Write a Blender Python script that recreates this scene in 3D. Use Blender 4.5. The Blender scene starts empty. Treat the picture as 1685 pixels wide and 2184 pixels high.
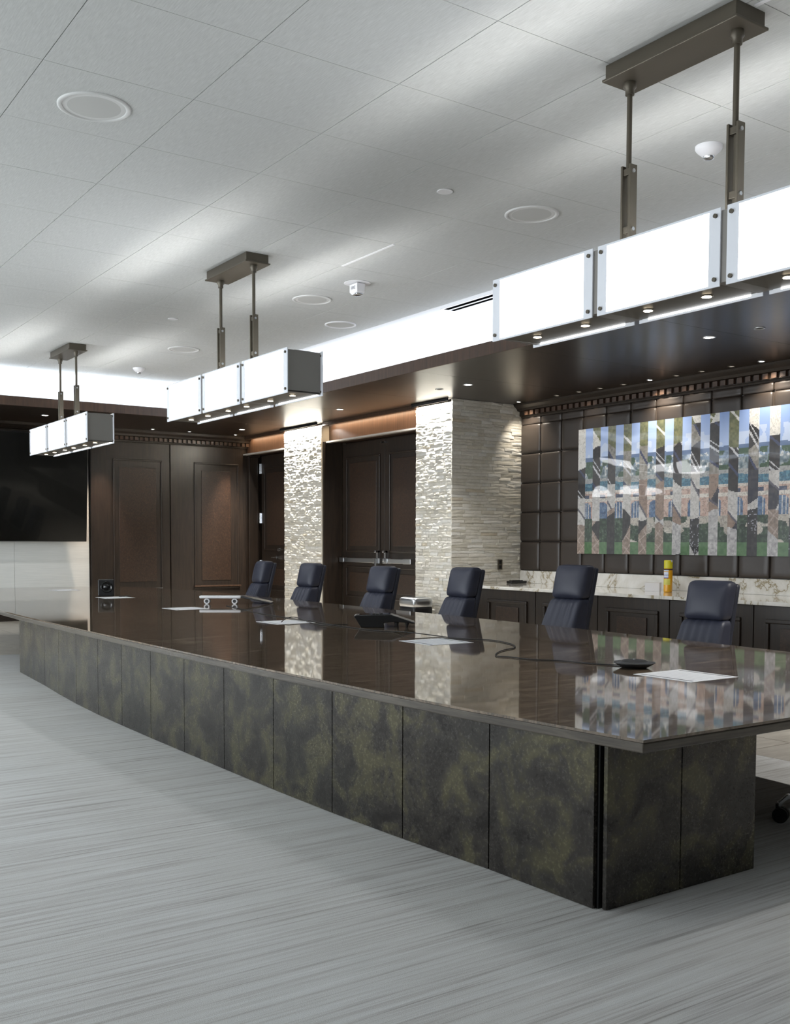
import bpy, bmesh, math, random
from mathutils import Vector, Matrix
PI = math.pi
SC = bpy.context.scene
COL = SC.collection
RNG = random.Random(7)

# ------------------------------------------------------------------ camera
cd = bpy.data.cameras.new('camera'); cam = bpy.data.objects.new('camera', cd); COL.objects.link(cam)
yaw, pit, rol = math.radians(34.69), math.radians(-3.06), math.radians(0.18)
w = Vector((math.sin(yaw)*math.cos(pit), math.cos(yaw)*math.cos(pit), math.sin(pit)))
r0 = Vector((math.cos(yaw), -math.sin(yaw), 0)); u0 = r0.cross(w)
rr = r0*math.cos(rol) + u0*math.sin(rol); uu = -r0*math.sin(rol) + u0*math.cos(rol)
M = Matrix((rr, uu, -w)).transposed().to_4x4(); M.translation = Vector((0, 0, 1.54)); cam.matrix_world = M
cd.sensor_fit = 'VERTICAL'; cd.sensor_height = 36; cd.lens = 2186/2184*36; cd.shift_y = (1275-1092)/2184
cd.clip_end = 100
SC.camera = cam

# ------------------------------------------------------------------ world, exposure
wd = bpy.data.worlds.new('world'); SC.world = wd; wd.use_nodes = True
wd.node_tree.nodes['Background'].inputs[0].default_value = (.75, .85, 1, 1)
wd.node_tree.nodes['Background'].inputs[1].default_value = .6
SC.view_settings.view_transform = 'Standard'; SC.view_settings.look = 'None'
SC.view_settings.gamma = 1; SC.view_settings.use_curve_mapping = False
SC.view_settings.exposure = 0.15

# ------------------------------------------------------------------ lamps of the room
CEIL, SOF, XC, XW, XD, YF = 4.46, 3.84, 10.1, 11.537, 10.54, 20.6
def aim(o, d): o.rotation_euler = Vector(d).to_track_quat('-Z', 'Y').to_euler()
def area(name, loc, d, sx, sy, power, col, spread=180, up=None):
    l = bpy.data.lights.new(name, 'AREA'); l.shape = 'RECTANGLE'; l.size = sx; l.size_y = sy
    l.energy = power; l.color = col; l.spread = math.radians(spread)
    o = bpy.data.objects.new(name, l); COL.objects.link(o); o.location = loc
    d = Vector(d).normalized(); y = Vector(up or (0, 1, 0)); y = (y - d*y.dot(d)).normalized(); x = y.cross(-d)
    o.rotation_euler = Matrix((x, y, -d)).transposed().to_euler(); return o
def spot(name, loc, d, power, col, ang, blend=.6, r=.04):
    l = bpy.data.lights.new(name, 'SPOT'); l.energy = power; l.color = col; l.spot_size = math.radians(ang); l.spot_blend = blend; l.shadow_soft_size = r
    o = bpy.data.objects.new(name, l); COL.objects.link(o); o.location = loc; aim(o, d); return o
COOL, NEUT, WARM = (.80, .88, 1), (1, .97, .93), (1, .76, .52)
# cool fill lamps, set at three unseen windows added in the left wall
for k in range(3):
    area('window_fill', (-4.0, 4.6+5.2*k, 2.0), (1, 0, -.1), 2.6, 3.6, (160, 220, 360)[k], (.90, .955, 1), up=(0, 1, 0))
# cove lamps above the soffit ledge
area('cove_lamp', (8.42, 8.2, 4.02), (.25, 0, 1), .1, 21, 260, COOL)
area('cove_lamp', (2.2, 18.25, 4.02), (0, .25, 1), 13, .1, 170, COOL)
# slot lamps that graze the stone columns and the door headers
area('slot_lamp', (XC-.075, 13.485, SOF-.012), (.12, 0, -1),   .03, .93, 115, (1, .98, .94), 150)
area('slot_lamp', (XC-.075, 17.81, SOF-.012), (.12, 0, -1), .03, 1.42, 260, (1, .98, .94), 150)
area('slot_lamp', (XC+.075, 15.5, SOF-.03), (.25, 0, -1), .04, 2.9, 22, WARM, 150)
area('slot_lamp', (XC+.075, 19.5, SOF-.03), (.25, 0, -1), .04, 1.7, 13, WARM, 150)

# ------------------------------------------------------------------ mesh helpers
class MB:
    def __init__(s): s.v = []; s.f = []; s.m = []; s.sm = []
    def add(s, vs, fs, m=0, smooth=False):
        b = len(s.v); s.v += [tuple(p) for p in vs]
        for f in fs: s.f.append(tuple(b+i for i in f)); s.m.append(m); s.sm.append(smooth)
        return s
    def box(s, x0, y0, z0, x1, y1, z1, m=0):
        return s.add([(x0,y0,z0),(x1,y0,z0),(x1,y1,z0),(x0,y1,z0),(x0,y0,z1),(x1,y0,z1),(x1,y1,z1),(x0,y1,z1)],
                     [(3,2,1,0),(4,5,6,7),(0,1,5,4),(1,2,6,5),(2,3,7,6),(3,0,4,7)], m)
    def prism(s, pts, a, b, axis='z', m=0):
        n = len(pts)
        def P(p, h): return {'z': (p[0], p[1], h), 'y': (p[0], h, p[1]), 'x': (h, p[0], p[1])}[axis]
        vs = [P(p, a) for p in pts] + [P(p, b) for p in pts]
        return s.add(vs, [tuple(range(n-1, -1, -1)), tuple(range(n, 2*n))] + [(i, (i+1) % n, n+(i+1) % n, n+i) for i in range(n)], m)
    def cyl(s, p0, p1, r, r1=None, n=16, m=0, smooth=True):
        p0, p1 = Vector(p0), Vector(p1); r1 = r if r1 is None else r1
        d = (p1-p0).normalized(); a = d.orthogonal().normalized(); b = d.cross(a)
        vs = [p0+(a*math.cos(2*PI*i/n)+b*math.sin(2*PI*i/n))*r for i in range(n)] + [p1+(a*math.cos(2*PI*i/n)+b*math.sin(2*PI*i/n))*r1 for i in range(n)]
        s.add(vs, [(i, (i+1) % n, n+(i+1) % n, n+i) for i in range(n)], m, smooth)
        return s.add(vs, [tuple(range(n-1, -1, -1)), tuple(range(n, 2*n))], m)
    def lathe(s, prof, c=(0,0,0), n=28, m=0, ax=None, smooth=True):
        R = ax.to_track_quat('Z', 'Y').to_matrix() if ax else Matrix.Identity(3)
        vs = []
        for (r, z) in prof:
            for i in range(n): vs.append(Vector(c)+R @ Vector((r*math.cos(2*PI*i/n), r*math.sin(2*PI*i/n), z)))
        fs = [(k*n+i, k*n+(i+1) % n, (k+1)*n+(i+1) % n, (k+1)*n+i) for k in range(len(prof)-1) for i in range(n)]
        s.add(vs, fs, m, smooth)
        caps = []
        if prof[0][0] > 1e-6: caps.append(tuple(range(n-1, -1, -1)))
        if prof[-1][0] > 1e-6: caps.append(tuple((len(prof)-1)*n+i for i in range(n)))
        return s.add(vs, caps, m) if caps else s
    def rbox(s, c, h, r, n=4, m=0, fn=None, bulge=None):
        ax = []
        for k in range(3):
            i = h[k]-r; e = [-h[k], -h[k]+r*.3, -i]; t = e + [-i+2*i*j/n for j in range(1, n)] + [-q for q in reversed(e)]
            ax.append(t)
        bm = bmesh.new(); seen = {}
        def V(q):
            key = tuple(round(a, 5) for a in q)
            if key in seen: return seen[key]
            inn = Vector([max(-(h[k]-r), min(h[k]-r, q[k])) for k in range(3)]); d = Vector(q)-inn
            p = inn + d.normalized()*r if d.length > 1e-9 else Vector(q)
            if bulge:
                a, amt = bulge; o = [k for k in range(3) if k != a]
                p[a] += amt*(1 if q[a] > 0 else -.35)*max(0, 1-(q[o[0]]/h[o[0]])**2)*max(0, 1-(q[o[1]]/h[o[1]])**2)*(abs(q[a])/h[a])
            p = p+Vector(c)
            if fn: p = Vector(fn(p))
            seen[key] = len(seen); vs.append(p); return seen[key]
        vs = []; fs = []
        for a in range(3):
            b, cc = (a+1) % 3, (a+2) % 3
            for sg in (-1, 1):
                for i in range(len(ax[b])-1):
                    for j in range(len(ax[cc])-1):
                        quad = []
                        for (p, q) in ((i, j), (i+1, j), (i+1, j+1), (i, j+1)):
                            t = [0, 0, 0]; t[a] = sg*h[a]; t[b] = ax[b][p]; t[cc] = ax[cc][q]; quad.append(V(t))
                        fs.append(tuple(quad if sg > 0 else quad[::-1]))
        bm.free(); return s.add(vs, fs, m, True)
    def tube(s, pts, r, n=8, m=0):
        pts = [Vector(p) for p in pts]; vs = []
        for i, p in enumerate(pts):
            d = (pts[min(i+1, len(pts)-1)]-pts[max(i-1, 0)]).normalized()
            a = d.cross(Vector((0, 0, 1))); a = a.normalized() if a.length > 1e-4 else Vector((1, 0, 0)); b = d.cross(a)
            vs += [p+(a*math.cos(2*PI*k/n)+b*math.sin(2*PI*k/n))*r for k in range(n)]
        fs = [(i*n+k, i*n+(k+1) % n, (i+1)*n+(k+1) % n, (i+1)*n+k) for i in range(len(pts)-1) for k in range(n)]
        fs += [tuple(range(n)), tuple((len(pts)-1)*n+k for k in range(n-1, -1, -1))]
        return s.add(vs, fs, m, True)
    def mesh(s, name, mats):
        me = bpy.data.meshes.new(name); me.from_pydata(s.v, [], s.f)
        for t in (mats if isinstance(mats, (list, tuple)) else [mats]): me.materials.append(t)
        me.polygons.foreach_set('material_index', s.m); me.polygons.foreach_set('use_smooth', s.sm)
        me.update(); bm = bmesh.new(); bm.from_mesh(me); bmesh.ops.recalc_face_normals(bm, faces=bm.faces); bm.to_mesh(me); bm.free()
        return me
    def build(s, name, mats, parent=None, bev=0, loc=None, seg=2):
        return obj(name, s.mesh(name, mats), parent, bev, loc, seg)
def obj(name, me, parent=None, bev=0, loc=None, seg=2):
    o = bpy.data.objects.new(name, me); COL.objects.link(o)
    if parent: o.parent = parent
    if loc: o.location = loc
    if bev:
        b = o.modifiers.new('bevel', 'BEVEL'); b.width = bev; b.segments = seg; b.limit_method = 'ANGLE'
    return o
def empty(name, loc, rz=0):
    o = bpy.data.objects.new(name, None); COL.objects.link(o); o.location = loc; o.rotation_euler = (0, 0, rz); o.empty_display_size = .1; return o
def tag(o, label=None, cat=None, group=None, kind=None):
    if label: o['label'] = label
    if cat: o['category'] = cat
    if group: o['group'] = group
    if kind: o['kind'] = kind
    return o
def struct(o, label=None): return tag(o, label, kind='structure')
KIDS = {}
def children(o): return [c for c in COL.objects if c.parent == o]
def copy_tree(o, parent=None):
    kids = children(o); c = o.copy(); COL.objects.link(c); c.parent = parent
    for k in kids: copy_tree(k, c)
    return c

# ------------------------------------------------------------------ materials
def lin(c):
    return tuple((v/255/12.92 if v/255 <= .04045 else ((v/255+.055)/1.055)**2.4) for v in c)
class NT:
    def __init__(s, name):
        s.mat = bpy.data.materials.new(name); s.mat.use_nodes = True; s.n = s.mat.node_tree.nodes; s.l = s.mat.node_tree.links
        s.b = s.n['Principled BSDF']
    def node(s, t, **k):
        n = s.n.new(t)
        for a, v in k.items():
            if a in n.inputs: n.inputs[a].default_value = v
            else: setattr(n, a, v)
        return n
    def set(s, **k):
        for a, v in k.items():
            i = s.b.inputs[a.replace('_', ' ')]
            if hasattr(v, 'is_output'): s.l.new(v, i)
            else: i.default_value = (*v, 1) if isinstance(v, tuple) and len(v) == 3 else v
        return s
    def coord(s, scale=(1, 1, 1), kind='Object', rot=(0, 0, 0)):
        t = s.node('ShaderNodeTexCoord'); m = s.node('ShaderNodeMapping'); m.inputs['Scale'].default_value = scale; m.inputs['Rotation'].default_value = rot
        s.l.new(t.outputs[kind], m.inputs[0]); return m.outputs[0]
    def noise(s, vec, scale=5, detail=4, rough=.55, dist=0):
        n = s.node('ShaderNodeTexNoise'); n.inputs['Scale'].default_value = scale; n.inputs['Detail'].default_value = detail
        n.inputs['Roughness'].default_value = rough; n.inputs['Distortion'].default_value = dist; s.l.new(vec, n.inputs['Vector']); return n.outputs[0]
    def ramp(s, fac, stops, interp='LINEAR'):
        r = s.node('ShaderNodeValToRGB'); r.color_ramp.interpolation = interp
        while len(r.color_ramp.elements) < len(stops): r.color_ramp.elements.new(.5)
        for e, (p, c) in zip(r.color_ramp.elements, stops): e.position = p; e.color = (*lin(c), 1)
        s.l.new(fac, r.inputs[0]); return r.outputs[0]
    def mix(s, fac, a, b, mode='MIX'):
        m = s.node('ShaderNodeMix'); m.data_type = 'RGBA'; m.blend_type = mode
        for i, v in ((0, fac), (6, a), (7, b)):
            if hasattr(v, 'is_output'): s.l.new(v, m.inputs[i])
            else: m.inputs[i].default_value = v if i == 0 else (*lin(v), 1)
        return m.outputs[2]
    def bump(s, h, strength=.3, dist=.01):
        b = s.node('ShaderNodeBump'); b.inputs['Strength'].default_value = strength; b.inputs['Distance'].default_value = dist
        s.l.new(h, b.inputs['Height']); s.l.new(b.outputs[0], s.b.inputs['Normal']); return s
def plain(name, c, rough=.5, metal=0, coat=0, **k):
    return NT(name).set(Base_Color=lin(c), Roughness=rough, Metallic=metal, Coat_Weight=coat, **k).mat
def emit(name, c, st):
    return NT(name).set(Base_Color=lin(c), Emission_Color=lin(c), Emission_Strength=st).mat
def wood(name, dark, light, scale=(14, 14, .9), rough=.4, coat=.1, spec=.5):
    t = NT(name); v = t.coord(scale); g = t.noise(v, 2.2, 8, .65, .4); g2 = t.noise(t.coord((2, 2, .7)), 1.3, 3)
    c = t.ramp(g, [(.32, dark), (.72, light)]); c = t.mix(g2, c, t.mix(.5, c, dark))
    return t.set(Base_Color=c, Roughness=rough, Coat_Weight=coat, Coat_Roughness=.18).mat
M_wood = wood('dark_walnut', (25, 19, 14), (53, 41, 31))
M_woodr = wood('brown_walnut', (54, 39, 29), (86, 63, 47))
M_woodh = wood('soffit_walnut', (30, 22, 17), (56, 42, 32), (1.2, 16, 1), .3, .15)
M_burl = None
def burl():
    t = NT('burl_walnut'); v = t.coord((9, 9, 7)); g = t.noise(v, 4, 10, .75, 1.2)
    return t.set(Base_Color=t.ramp(g, [(.3, (22, 17, 13)), (.5, (46, 33, 24)), (.75, (80, 58, 43))]), Roughness=.38, Coat_Weight=.15, Coat_Roughness=.2).mat
M_burl = burl()
def carpet():
    t = NT('striped_carpet'); v = t.coord((.55, 19, 1)); v2 = t.coord((1.1, 78, 1)); v3 = t.coord((.5, .6, 1))
    a = t.noise(v, 1.6, 3, .6, .1); b = t.noise(v2, 1.3, 4, .7, .15); c = t.noise(v3, 1.3, 4, .6)
    m = t.node('ShaderNodeMath', operation='ADD'); t.l.new(a, m.inputs[0]); t.l.new(b, m.inputs[1])
    m2 = t.node('ShaderNodeMath', operation='MULTIPLY'); t.l.new(m.outputs[0], m2.inputs[0]); m2.inputs[1].default_value = .5
    col = t.ramp(m2.outputs[0], [(.34, (146, 142, 138)), (.43, (180, 178, 175)), (.5, (196, 196, 193)), (.58, (202, 203, 201)), (.7, (216, 216, 213))])
    col = t.mix(t.ramp(c, [(.35, (0, 0, 0)), (.7, (90, 90, 90))]), col, (192, 199, 202))
    f = t.noise(t.coord((1, 1, 1)), 260, 2)
    return t.set(Base_Color=col, Roughness=.95, Specular_IOR_Level=.15).bump(f, .5, .004).mat
M_carpet = carpet()
def stone_tile():
    t = NT('floor_stone'); v = t.coord((1, 6, 1)); g = t.noise(v, 2, 6, .6, .3)
    return t.set(Base_Color=t.ramp(g, [(.3, (150, 142, 130)), (.7, (192, 186, 175))]), Roughness=.35).mat
M_tile = stone_tile(); M_grout = plain('grout', (200, 195, 186), .8)
def ceil_mat():
    t = NT('ceiling_fabric'); v = t.coord((90, 7, 1)); g = t.noise(v, 1.5, 3, .6)
    return t.set(Base_Color=t.ramp(g, [(.3, (184, 186, 184)), (.7, (201, 203, 201))]), Roughness=.9, Specular_IOR_Level=.2).bump(g, .12, .003).mat
M_ceil = ceil_mat(); M_gap = plain('joint_grey', (70, 70, 70), .9)  # M_gap: dark grey backing that shows in the panel joints
M_white = plain('white_paint', (222, 222, 222), .6); M_wplas = plain('white_plastic', (226, 226, 228), .4)
M_wallp = plain('plain_wall', (178, 174, 168), .8)
def fabricwall():
    t = NT('white_wallcover'); g = t.noise(t.coord((1.2, 1, 60)), 2, 3)
    return t.set(Base_Color=t.ramp(g, [(.3, (216, 219, 216)), (.7, (228, 230, 227))]), Roughness=.5).mat
M_wcov = fabricwall()
def bronze():
    t = NT('patina_bronze'); v = t.coord((1, 1, 1), 'Object'); g = t.noise(v, 4.2, 9, .66, .5); h = t.noise(v, 60, 6, .7, 0); k = t.noise(v, 1.3, 3)
    a = t.ramp(g, [(.34, (50, 47, 46)), (.48, (74, 71, 67)), (.6, (106, 102, 80)), (.7, (88, 84, 70)), (.85, (90, 72, 60))])
    a = t.mix(t.ramp(h, [(.38, (170, 170, 170)), (.6, (60, 60, 60))]), a, (42, 38, 34)); a = t.mix(t.ramp(k, [(.4, (0, 0, 0)), (.7, (130, 130, 130))]), a, (64, 68, 66))
    return t.set(Base_Color=a, Metallic=.55, Roughness=t.ramp(h, [(.3, (126, 126, 126)), (.7, (150, 150, 150))]), Specular_IOR_Level=.5).bump(h, .12, .002).mat
M_bronze = bronze(); M_black = plain('black_gap', (12, 12, 11), .6)
def tabletop():
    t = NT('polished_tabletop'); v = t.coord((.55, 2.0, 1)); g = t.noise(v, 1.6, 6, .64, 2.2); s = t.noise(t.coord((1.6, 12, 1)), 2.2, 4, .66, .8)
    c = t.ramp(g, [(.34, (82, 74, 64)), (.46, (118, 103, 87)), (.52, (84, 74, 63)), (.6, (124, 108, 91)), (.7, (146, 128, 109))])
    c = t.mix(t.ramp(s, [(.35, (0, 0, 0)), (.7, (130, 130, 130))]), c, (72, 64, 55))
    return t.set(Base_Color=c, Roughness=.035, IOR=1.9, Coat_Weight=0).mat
M_top = tabletop()
def edgewood():
    t = NT('tabletop_edge'); g = t.noise(t.coord((1.5, 1.5, 26)), 2, 6, .6, .4)
    return t.set(Base_Color=t.ramp(g, [(.3, (60, 55, 49)), (.7, (96, 89, 79))]), Roughness=.25, Coat_Weight=.3).mat
M_edge = edgewood()
STONES = []
for i, (a, b) in enumerate([((198, 193, 180), (218, 214, 203)), ((192, 186, 171), (212, 207, 194)), ((176, 171, 160), (198, 194, 184)), ((208, 205, 197), (226, 224, 216)), ((188, 177, 156), (208, 199, 181)), ((203, 198, 187), (222, 218, 208))]):
    t = NT('ledge_stone'); g = t.noise(t.coord((6, 6, 16)), 3, 6, .65)
    STONES.append(t.set(Base_Color=t.ramp(g, [(.3, a), (.7, b)]), Roughness=.8).bump(t.noise(t.coord((1, 1, 1)), 38, 5, .7), .6, .012).mat)
M_leather = NT('brown_leather'); M_leather = M_leather.set(Base_Color=lin((56, 49, 44)), Roughness=.4).bump(M_leather.noise(M_leather.coord(), 130, 3), .15, .003).mat
M_navy = NT('navy_leather'); M_navy = M_navy.set(Base_Color=lin((42, 45, 60)), Roughness=.5).bump(M_navy.noise(M_navy.coord(), 160, 3), .2, .002).mat
M_navyd = plain('navy_leather_side', (34, 37, 50), .5)
M_chrome = plain('chrome', (200, 202, 205), .15, 1); M_steel = plain('brushed_steel', (196, 198, 200), .28, 1)
M_rubber = plain('black_rubber', (16, 16, 17), .6); M_bplas = plain('black_plastic', (20, 20, 21), .35); M_gloss = plain('black_gloss', (9, 9, 10), .08)
M_met = plain('bronze_metal', (92, 86, 75), .42, .5); M_metl = plain('grey_metal_plate', (132, 129, 124), .45, .3)
M_glow = emit('lit_diffuser', (250, 252, 255), 8); M_acry = NT('frosted_acrylic').set(Base_Color=lin((214, 218, 224)), Roughness=.35, Emission_Color=lin((214, 220, 230)), Emission_Strength=.16).mat
M_lampW = emit('warm_lamp', (255, 236, 205), 14); M_lampC = emit('white_lamp', (255, 252, 246), 9); M_lampD = emit('dim_lamp', (235, 225, 210), .55)
M_paper = plain('paper', (232, 234, 238), .7); M_ink = plain('ink_line', (70, 74, 84), .7); M_inkl = plain('pale_ink', (206, 209, 216), .7)
def marble():
    t = NT('veined_marble'); v = t.coord((1, 1, 1)); n = t.noise(v, 1.1, 6, .6, 1.2)
    d = t.node('ShaderNodeMath', operation='SUBTRACT'); t.l.new(n, d.inputs[0]); d.inputs[1].default_value = .5
    a = t.node('ShaderNodeMath', operation='ABSOLUTE'); t.l.new(d.outputs[0], a.inputs[0])
    c = t.ramp(a.outputs[0], [(0, (138, 126, 100)), (.005, (168, 158, 136)), (.016, (208, 205, 197)), (.12, (224, 222, 217))])
    return t.set(Base_Color=c, Roughness=.08, Coat_Weight=.5, Coat_Roughness=.03).mat
M_marble = marble()
M_glass = NT('window_glass').set(Base_Color=(.95, .98, 1), Roughness=.02, Transmission_Weight=1.0, IOR=1.1).mat
M_screen = plain('dark_screen', (7, 9, 8), .16, 0, .3)
M_yel = plain('yellow_cap', (214, 205, 40), .4); M_orange = plain('orange_can', (226, 164, 22), .3, 0, .3); M_badge = plain('white_badge', (216, 222, 240), .5); M_blue = plain('navy_print', (52, 62, 140), .5); M_dkprint = plain('dark_print', (60, 40, 50), .5); M_yprint = plain('pale_yellow_print', (214, 206, 96), .5)

# ------------------------------------------------------------------ floor
CX1, CY1 = 6.41, 14.47           # carpet's right and far edges
floor = struct(MB().box(-4.3, -4.3, -.2, 12, 21.2, -.012).build('floor', M_grout), 'stone floor slab under carpet and tile border')
struct(MB().box(-4.2, -4.2, -.012, CX1, CY1, 0).build('carpet', M_carpet, floor), None)
tile_me = MB().box(-.303, -.303, -.012, .303, .303, -.001).mesh('floor_tile', M_tile)
def ftile(x, y):
    obj('floor_tile', tile_me, floor, loc=(x, y, 0))
for i in range(9):
    for j in range(18 if i < 6 else 16): ftile(CX1+.31+.615*i, 3.2+.615*j) if 3.2+.615*j < CY1-.2 and CX1+.31+.615*i < 10.1 else None
for i in range(17):
    for j in range(10): ftile(1.2+.615*i*.94 if False else -.1+.615*i, CY1+.31+.615*j) if -.1+.615*i < 10.0 else None

# ------------------------------------------------------------------ ceiling
ceiling = struct(MB().box(-4.3, -4.3, CEIL+.012, 12, 21.2, CEIL+.2).build('ceiling', M_gap), 'pale ceiling of square fabric panels')
TX, TY = .978, .968
cp = MB().box(-TX/2+.003, -TY/2+.002, 0, TX/2-.003, TY/2-.002, .012).mesh('ceiling_panel', M_ceil)
for i in range(-5, 7):
    for j in range(-9, 14):
        obj('ceiling_panel', cp, ceiling, loc=(.89+TX*(i+.5), 4.53+TY*(j+.5), CEIL+.0006*RNG.random()))
MB().box(7.742, -4.3, CEIL, 12, 21.2, CEIL+.012).build('drywall_border', M_white, ceiling)
MB().box(-4.3, 18.085, CEIL, 7.738, 21.2, CEIL+.012).build('drywall_border', M_white, ceiling)

# soffit with its fascia, made of wide veneer panels
sof = struct(MB().box(8.152, -4.2, SOF+.012, 11.65, 21.0, SOF+.06).box(-4.2, 18.002, SOF+.012, 8.152, 21.0, SOF+.06).build('soffit', M_black), 'dark walnut soffit around the room edge')
ys = [-4.2, -1.0, 1.2, 3.2, 5.2, 7.25, 9.27, 11.29, 13.3, 15.3, 17.3, 18.0]
for a, b in zip(ys[:-1], ys[1:]): MB().box(8.15, a+.002, SOF, 11.62, b-.002, SOF+.012).build('soffit_panel', M_woodh, sof)
xs = [-4.2, -1.9, .1, 2.1, 4.1, 6.1, 8.148]
for a, b in zip(xs[:-1], xs[1:]): MB().box(a+.002, 18.0, SOF, b-.002, 21, SOF+.012).build('soffit_panel', M_woodh, sof)
MB().box(8.15, 18.002, SOF, 11.62, 21, SOF+.012).build('soffit_panel', M_woodh, sof)
tr = struct(MB().box(8.12, -4.2, SOF-.002, 8.15, 18.0, SOF+.155).build('trim_1', M_woodr, bev=.004), 'walnut fascia board along the right soffit')
tr = struct(MB().box(-4.2, 17.985, SOF-.002, 8.15, 18.015, SOF+.155).build('trim_2', M_woodr, bev=.004), 'walnut fascia board along the far soffit')
struct(MB().box(9.05, -4.2, SOF+.06, 9.1, 18.9, CEIL).box(-4.2, 18.85, SOF+.06, 9.1, 18.9, CEIL).build('cove_back', M_white), 'white back wall of the light cove')

# ------------------------------------------------------------------ walls
struct(MB().box(XW+.06, -4.3, 0, 12, 13.0, CEIL).box(XD+.1, 13.0, 0, 12, 21.2, CEIL).build('wall_right', M_wood), 'right wall behind leather panels and doors')
struct(MB().box(-4.3, 20.7, 0, 11, 21.2, CEIL).build('wall_far', M_wallp), 'far wall behind television and walnut panels')
struct(MB().box(-4.3, -4.4, 0, 12, -4.2, CEIL).build('wall_back', M_wallp), 'plain wall behind the viewer')
wl = MB()
wy = [-4.3] + [v for k in range(3) for v in (4.6+5.2*k-1.9, 4.6+5.2*k+1.9)] + [21.2]
for k in range(0, 8, 2): wl.box(-4.4, wy[k], 0, -4.2, wy[k+1], CEIL)
for k in range(3): wl.box(-4.4, wy[1+2*k], 0, -4.2, wy[2+2*k], .6); wl.box(-4.4, wy[1+2*k], 3.4, -4.2, wy[2+2*k], CEIL)
struct(wl.build('wall_left', M_wallp), 'plain wall on the left with added window openings')
for k in range(3):  # out of view, added to go with the cool fill lamps
    y0, y1 = wy[1+2*k], wy[2+2*k]
    f = MB()
    for a in (y0, (y0+y1)/2-.03, y1-.06): f.box(-4.36, a, .6, -4.26, a+.06, 3.4)
    for z in (.6, 3.34): f.box(-4.36, y0, z, -4.26, y1, z+.06)
    wn = struct(f.build('window_%d' % (k+1), M_met), 'added unseen window with bronze frame in the left wall')
    MB().box(-4.32, y0+.03, .63, -4.31, y1-.03, 3.37).build('pane', M_glass, wn)

# far wall: white covering, baseboard, walnut panelling, cornice
def frame(b, ax, x0, z0, x1, z1, d0, d1, t, m=0):      # picture-frame moulding on a plane; ax 'y' -> plane Y=const, 'x' -> X=const
    for (a0, c0, a1, c1) in ((x0, z0, x1, z0+t), (x0, z1-t, x1, z1), (x0, z0+t, x0+t, z1-t), (x1-t, z0+t, x1, z1-t)):
        if ax == 'y': b.box(a0, d0, c0, a1, d1, c1, m)
        else: b.box(d0, a0, c0, d1, a1, c1, m)
    return b
wc = struct(MB().build('wall_covering', M_wcov), 'white fabric wall covering under the television') if False else None
wcx = [-4.2, -1.8, .6, 2.95, 5.27, 6.74]
wr = struct(MB().box(-4.2, 20.66, .12, 6.76, 20.7, 3.6).build('wall_recess', M_gap), 'white covered recess behind the television')
for a, b in zip(wcx[:-1], wcx[1:]): MB().box(a+.002, 20.64, .18, b-.002, 20.66, 3.6).build('wall_panel', M_wcov, wr)
struct(MB().box(-4.2, 20.58, 0, 6.76, 20.66, .17).box(-4.2, 20.56, 0, 6.76, 20.58, .03).build('baseboard_far', M_wood, bev=.004), 'dark walnut baseboard along the far wall')
wp = struct(MB().box(6.76, 20.60, 0, 11, 20.70, SOF).box(-4.2, 20.60, 3.6, 6.76, 20.7, SOF).build('walnut_panelling', M_wood), 'dark walnut panelling right of the television')
k_ = 20.6/20.3
for (xa, xb, ia, ib, pa, pb) in ((6.766, 8.46, 7.116*k_, 8.157*k_, 7.24*k_, 8.03*k_), (8.50, 10.24, 8.863*k_, 9.896*k_, 9.03*k_, 9.707*k_)):
    MB().box(xa, 20.57, .2, xb-.015, 20.60, 3.60).build('wall_panel', M_wood, wp, bev=.004)
    frame(MB(), 'y', ia, .55, ib, 3.25, 20.545, 20.572, .035).build('panel_moulding', M_wood, wp, bev=.01)
    MB().box(pa, 20.556, .72, pb, 20.572, 3.08).build('raised_panel', M_burl, wp, bev=.006)
MB().box(8.463, 20.555, .2, 8.51, 20.60, 3.6).build('panel_joint', M_wood, wp)
MB().box(6.76, 20.55, 0, 10.3, 20.6, .2).build('plinth', M_wood, wp, bev=.006)
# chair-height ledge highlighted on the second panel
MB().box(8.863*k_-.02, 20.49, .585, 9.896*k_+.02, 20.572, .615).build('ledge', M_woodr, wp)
pil = struct(MB().box(10.27, 20.50, 0, 10.50, 20.6, 3.42).box(10.25, 20.48, 3.42, 10.53, 20.6, 3.5).build('pilaster', M_wood, bev=.008), 'walnut pilaster beside the single door')
def cornice(b, ax, a0, a1, base, z0, z1, dirn=-1):
    prof = [(0, z0), (.04, z0), (.05, z0+.025), (.08, z0+.03), (.08, z0+.10), (.13, z0+.115), (.15, z0+.15), (.21, z0+.19), (.225, z1), (0, z1)]
    pts = [(base+dirn*p, z) for p, z in prof]
    return b.prism(pts, a0, a1, 'y') if ax == 'x' else b.prism(pts, a0, a1, 'x')
cf = struct(cornice(MB(), 'y', -4.2, 10.5, 20.58, 3.6, SOF-.002).build('trim_3', M_wood), 'walnut dentil cornice along the far wall')
def dentils(ax, a0, a1, base, z, pitch, parent, n0=0):
    b = MB(); n = int((a1-a0)/pitch)
    for i in range(n):
        a = a0+pitch*(i+.2)
        if ax == 'x': b.box(base-.122, a, z, base-.079, a+pitch*.6, z+.068)
        else: b.box(a, base-.122, z, a+pitch*.6, base-.079, z+.068)
    o = b.build('dentil_row', M_woodr, parent); o['kind'] = 'stuff'; return o
dentils('y', 6.8, 10.5, 20.58, 3.635, .105, cf)

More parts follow.
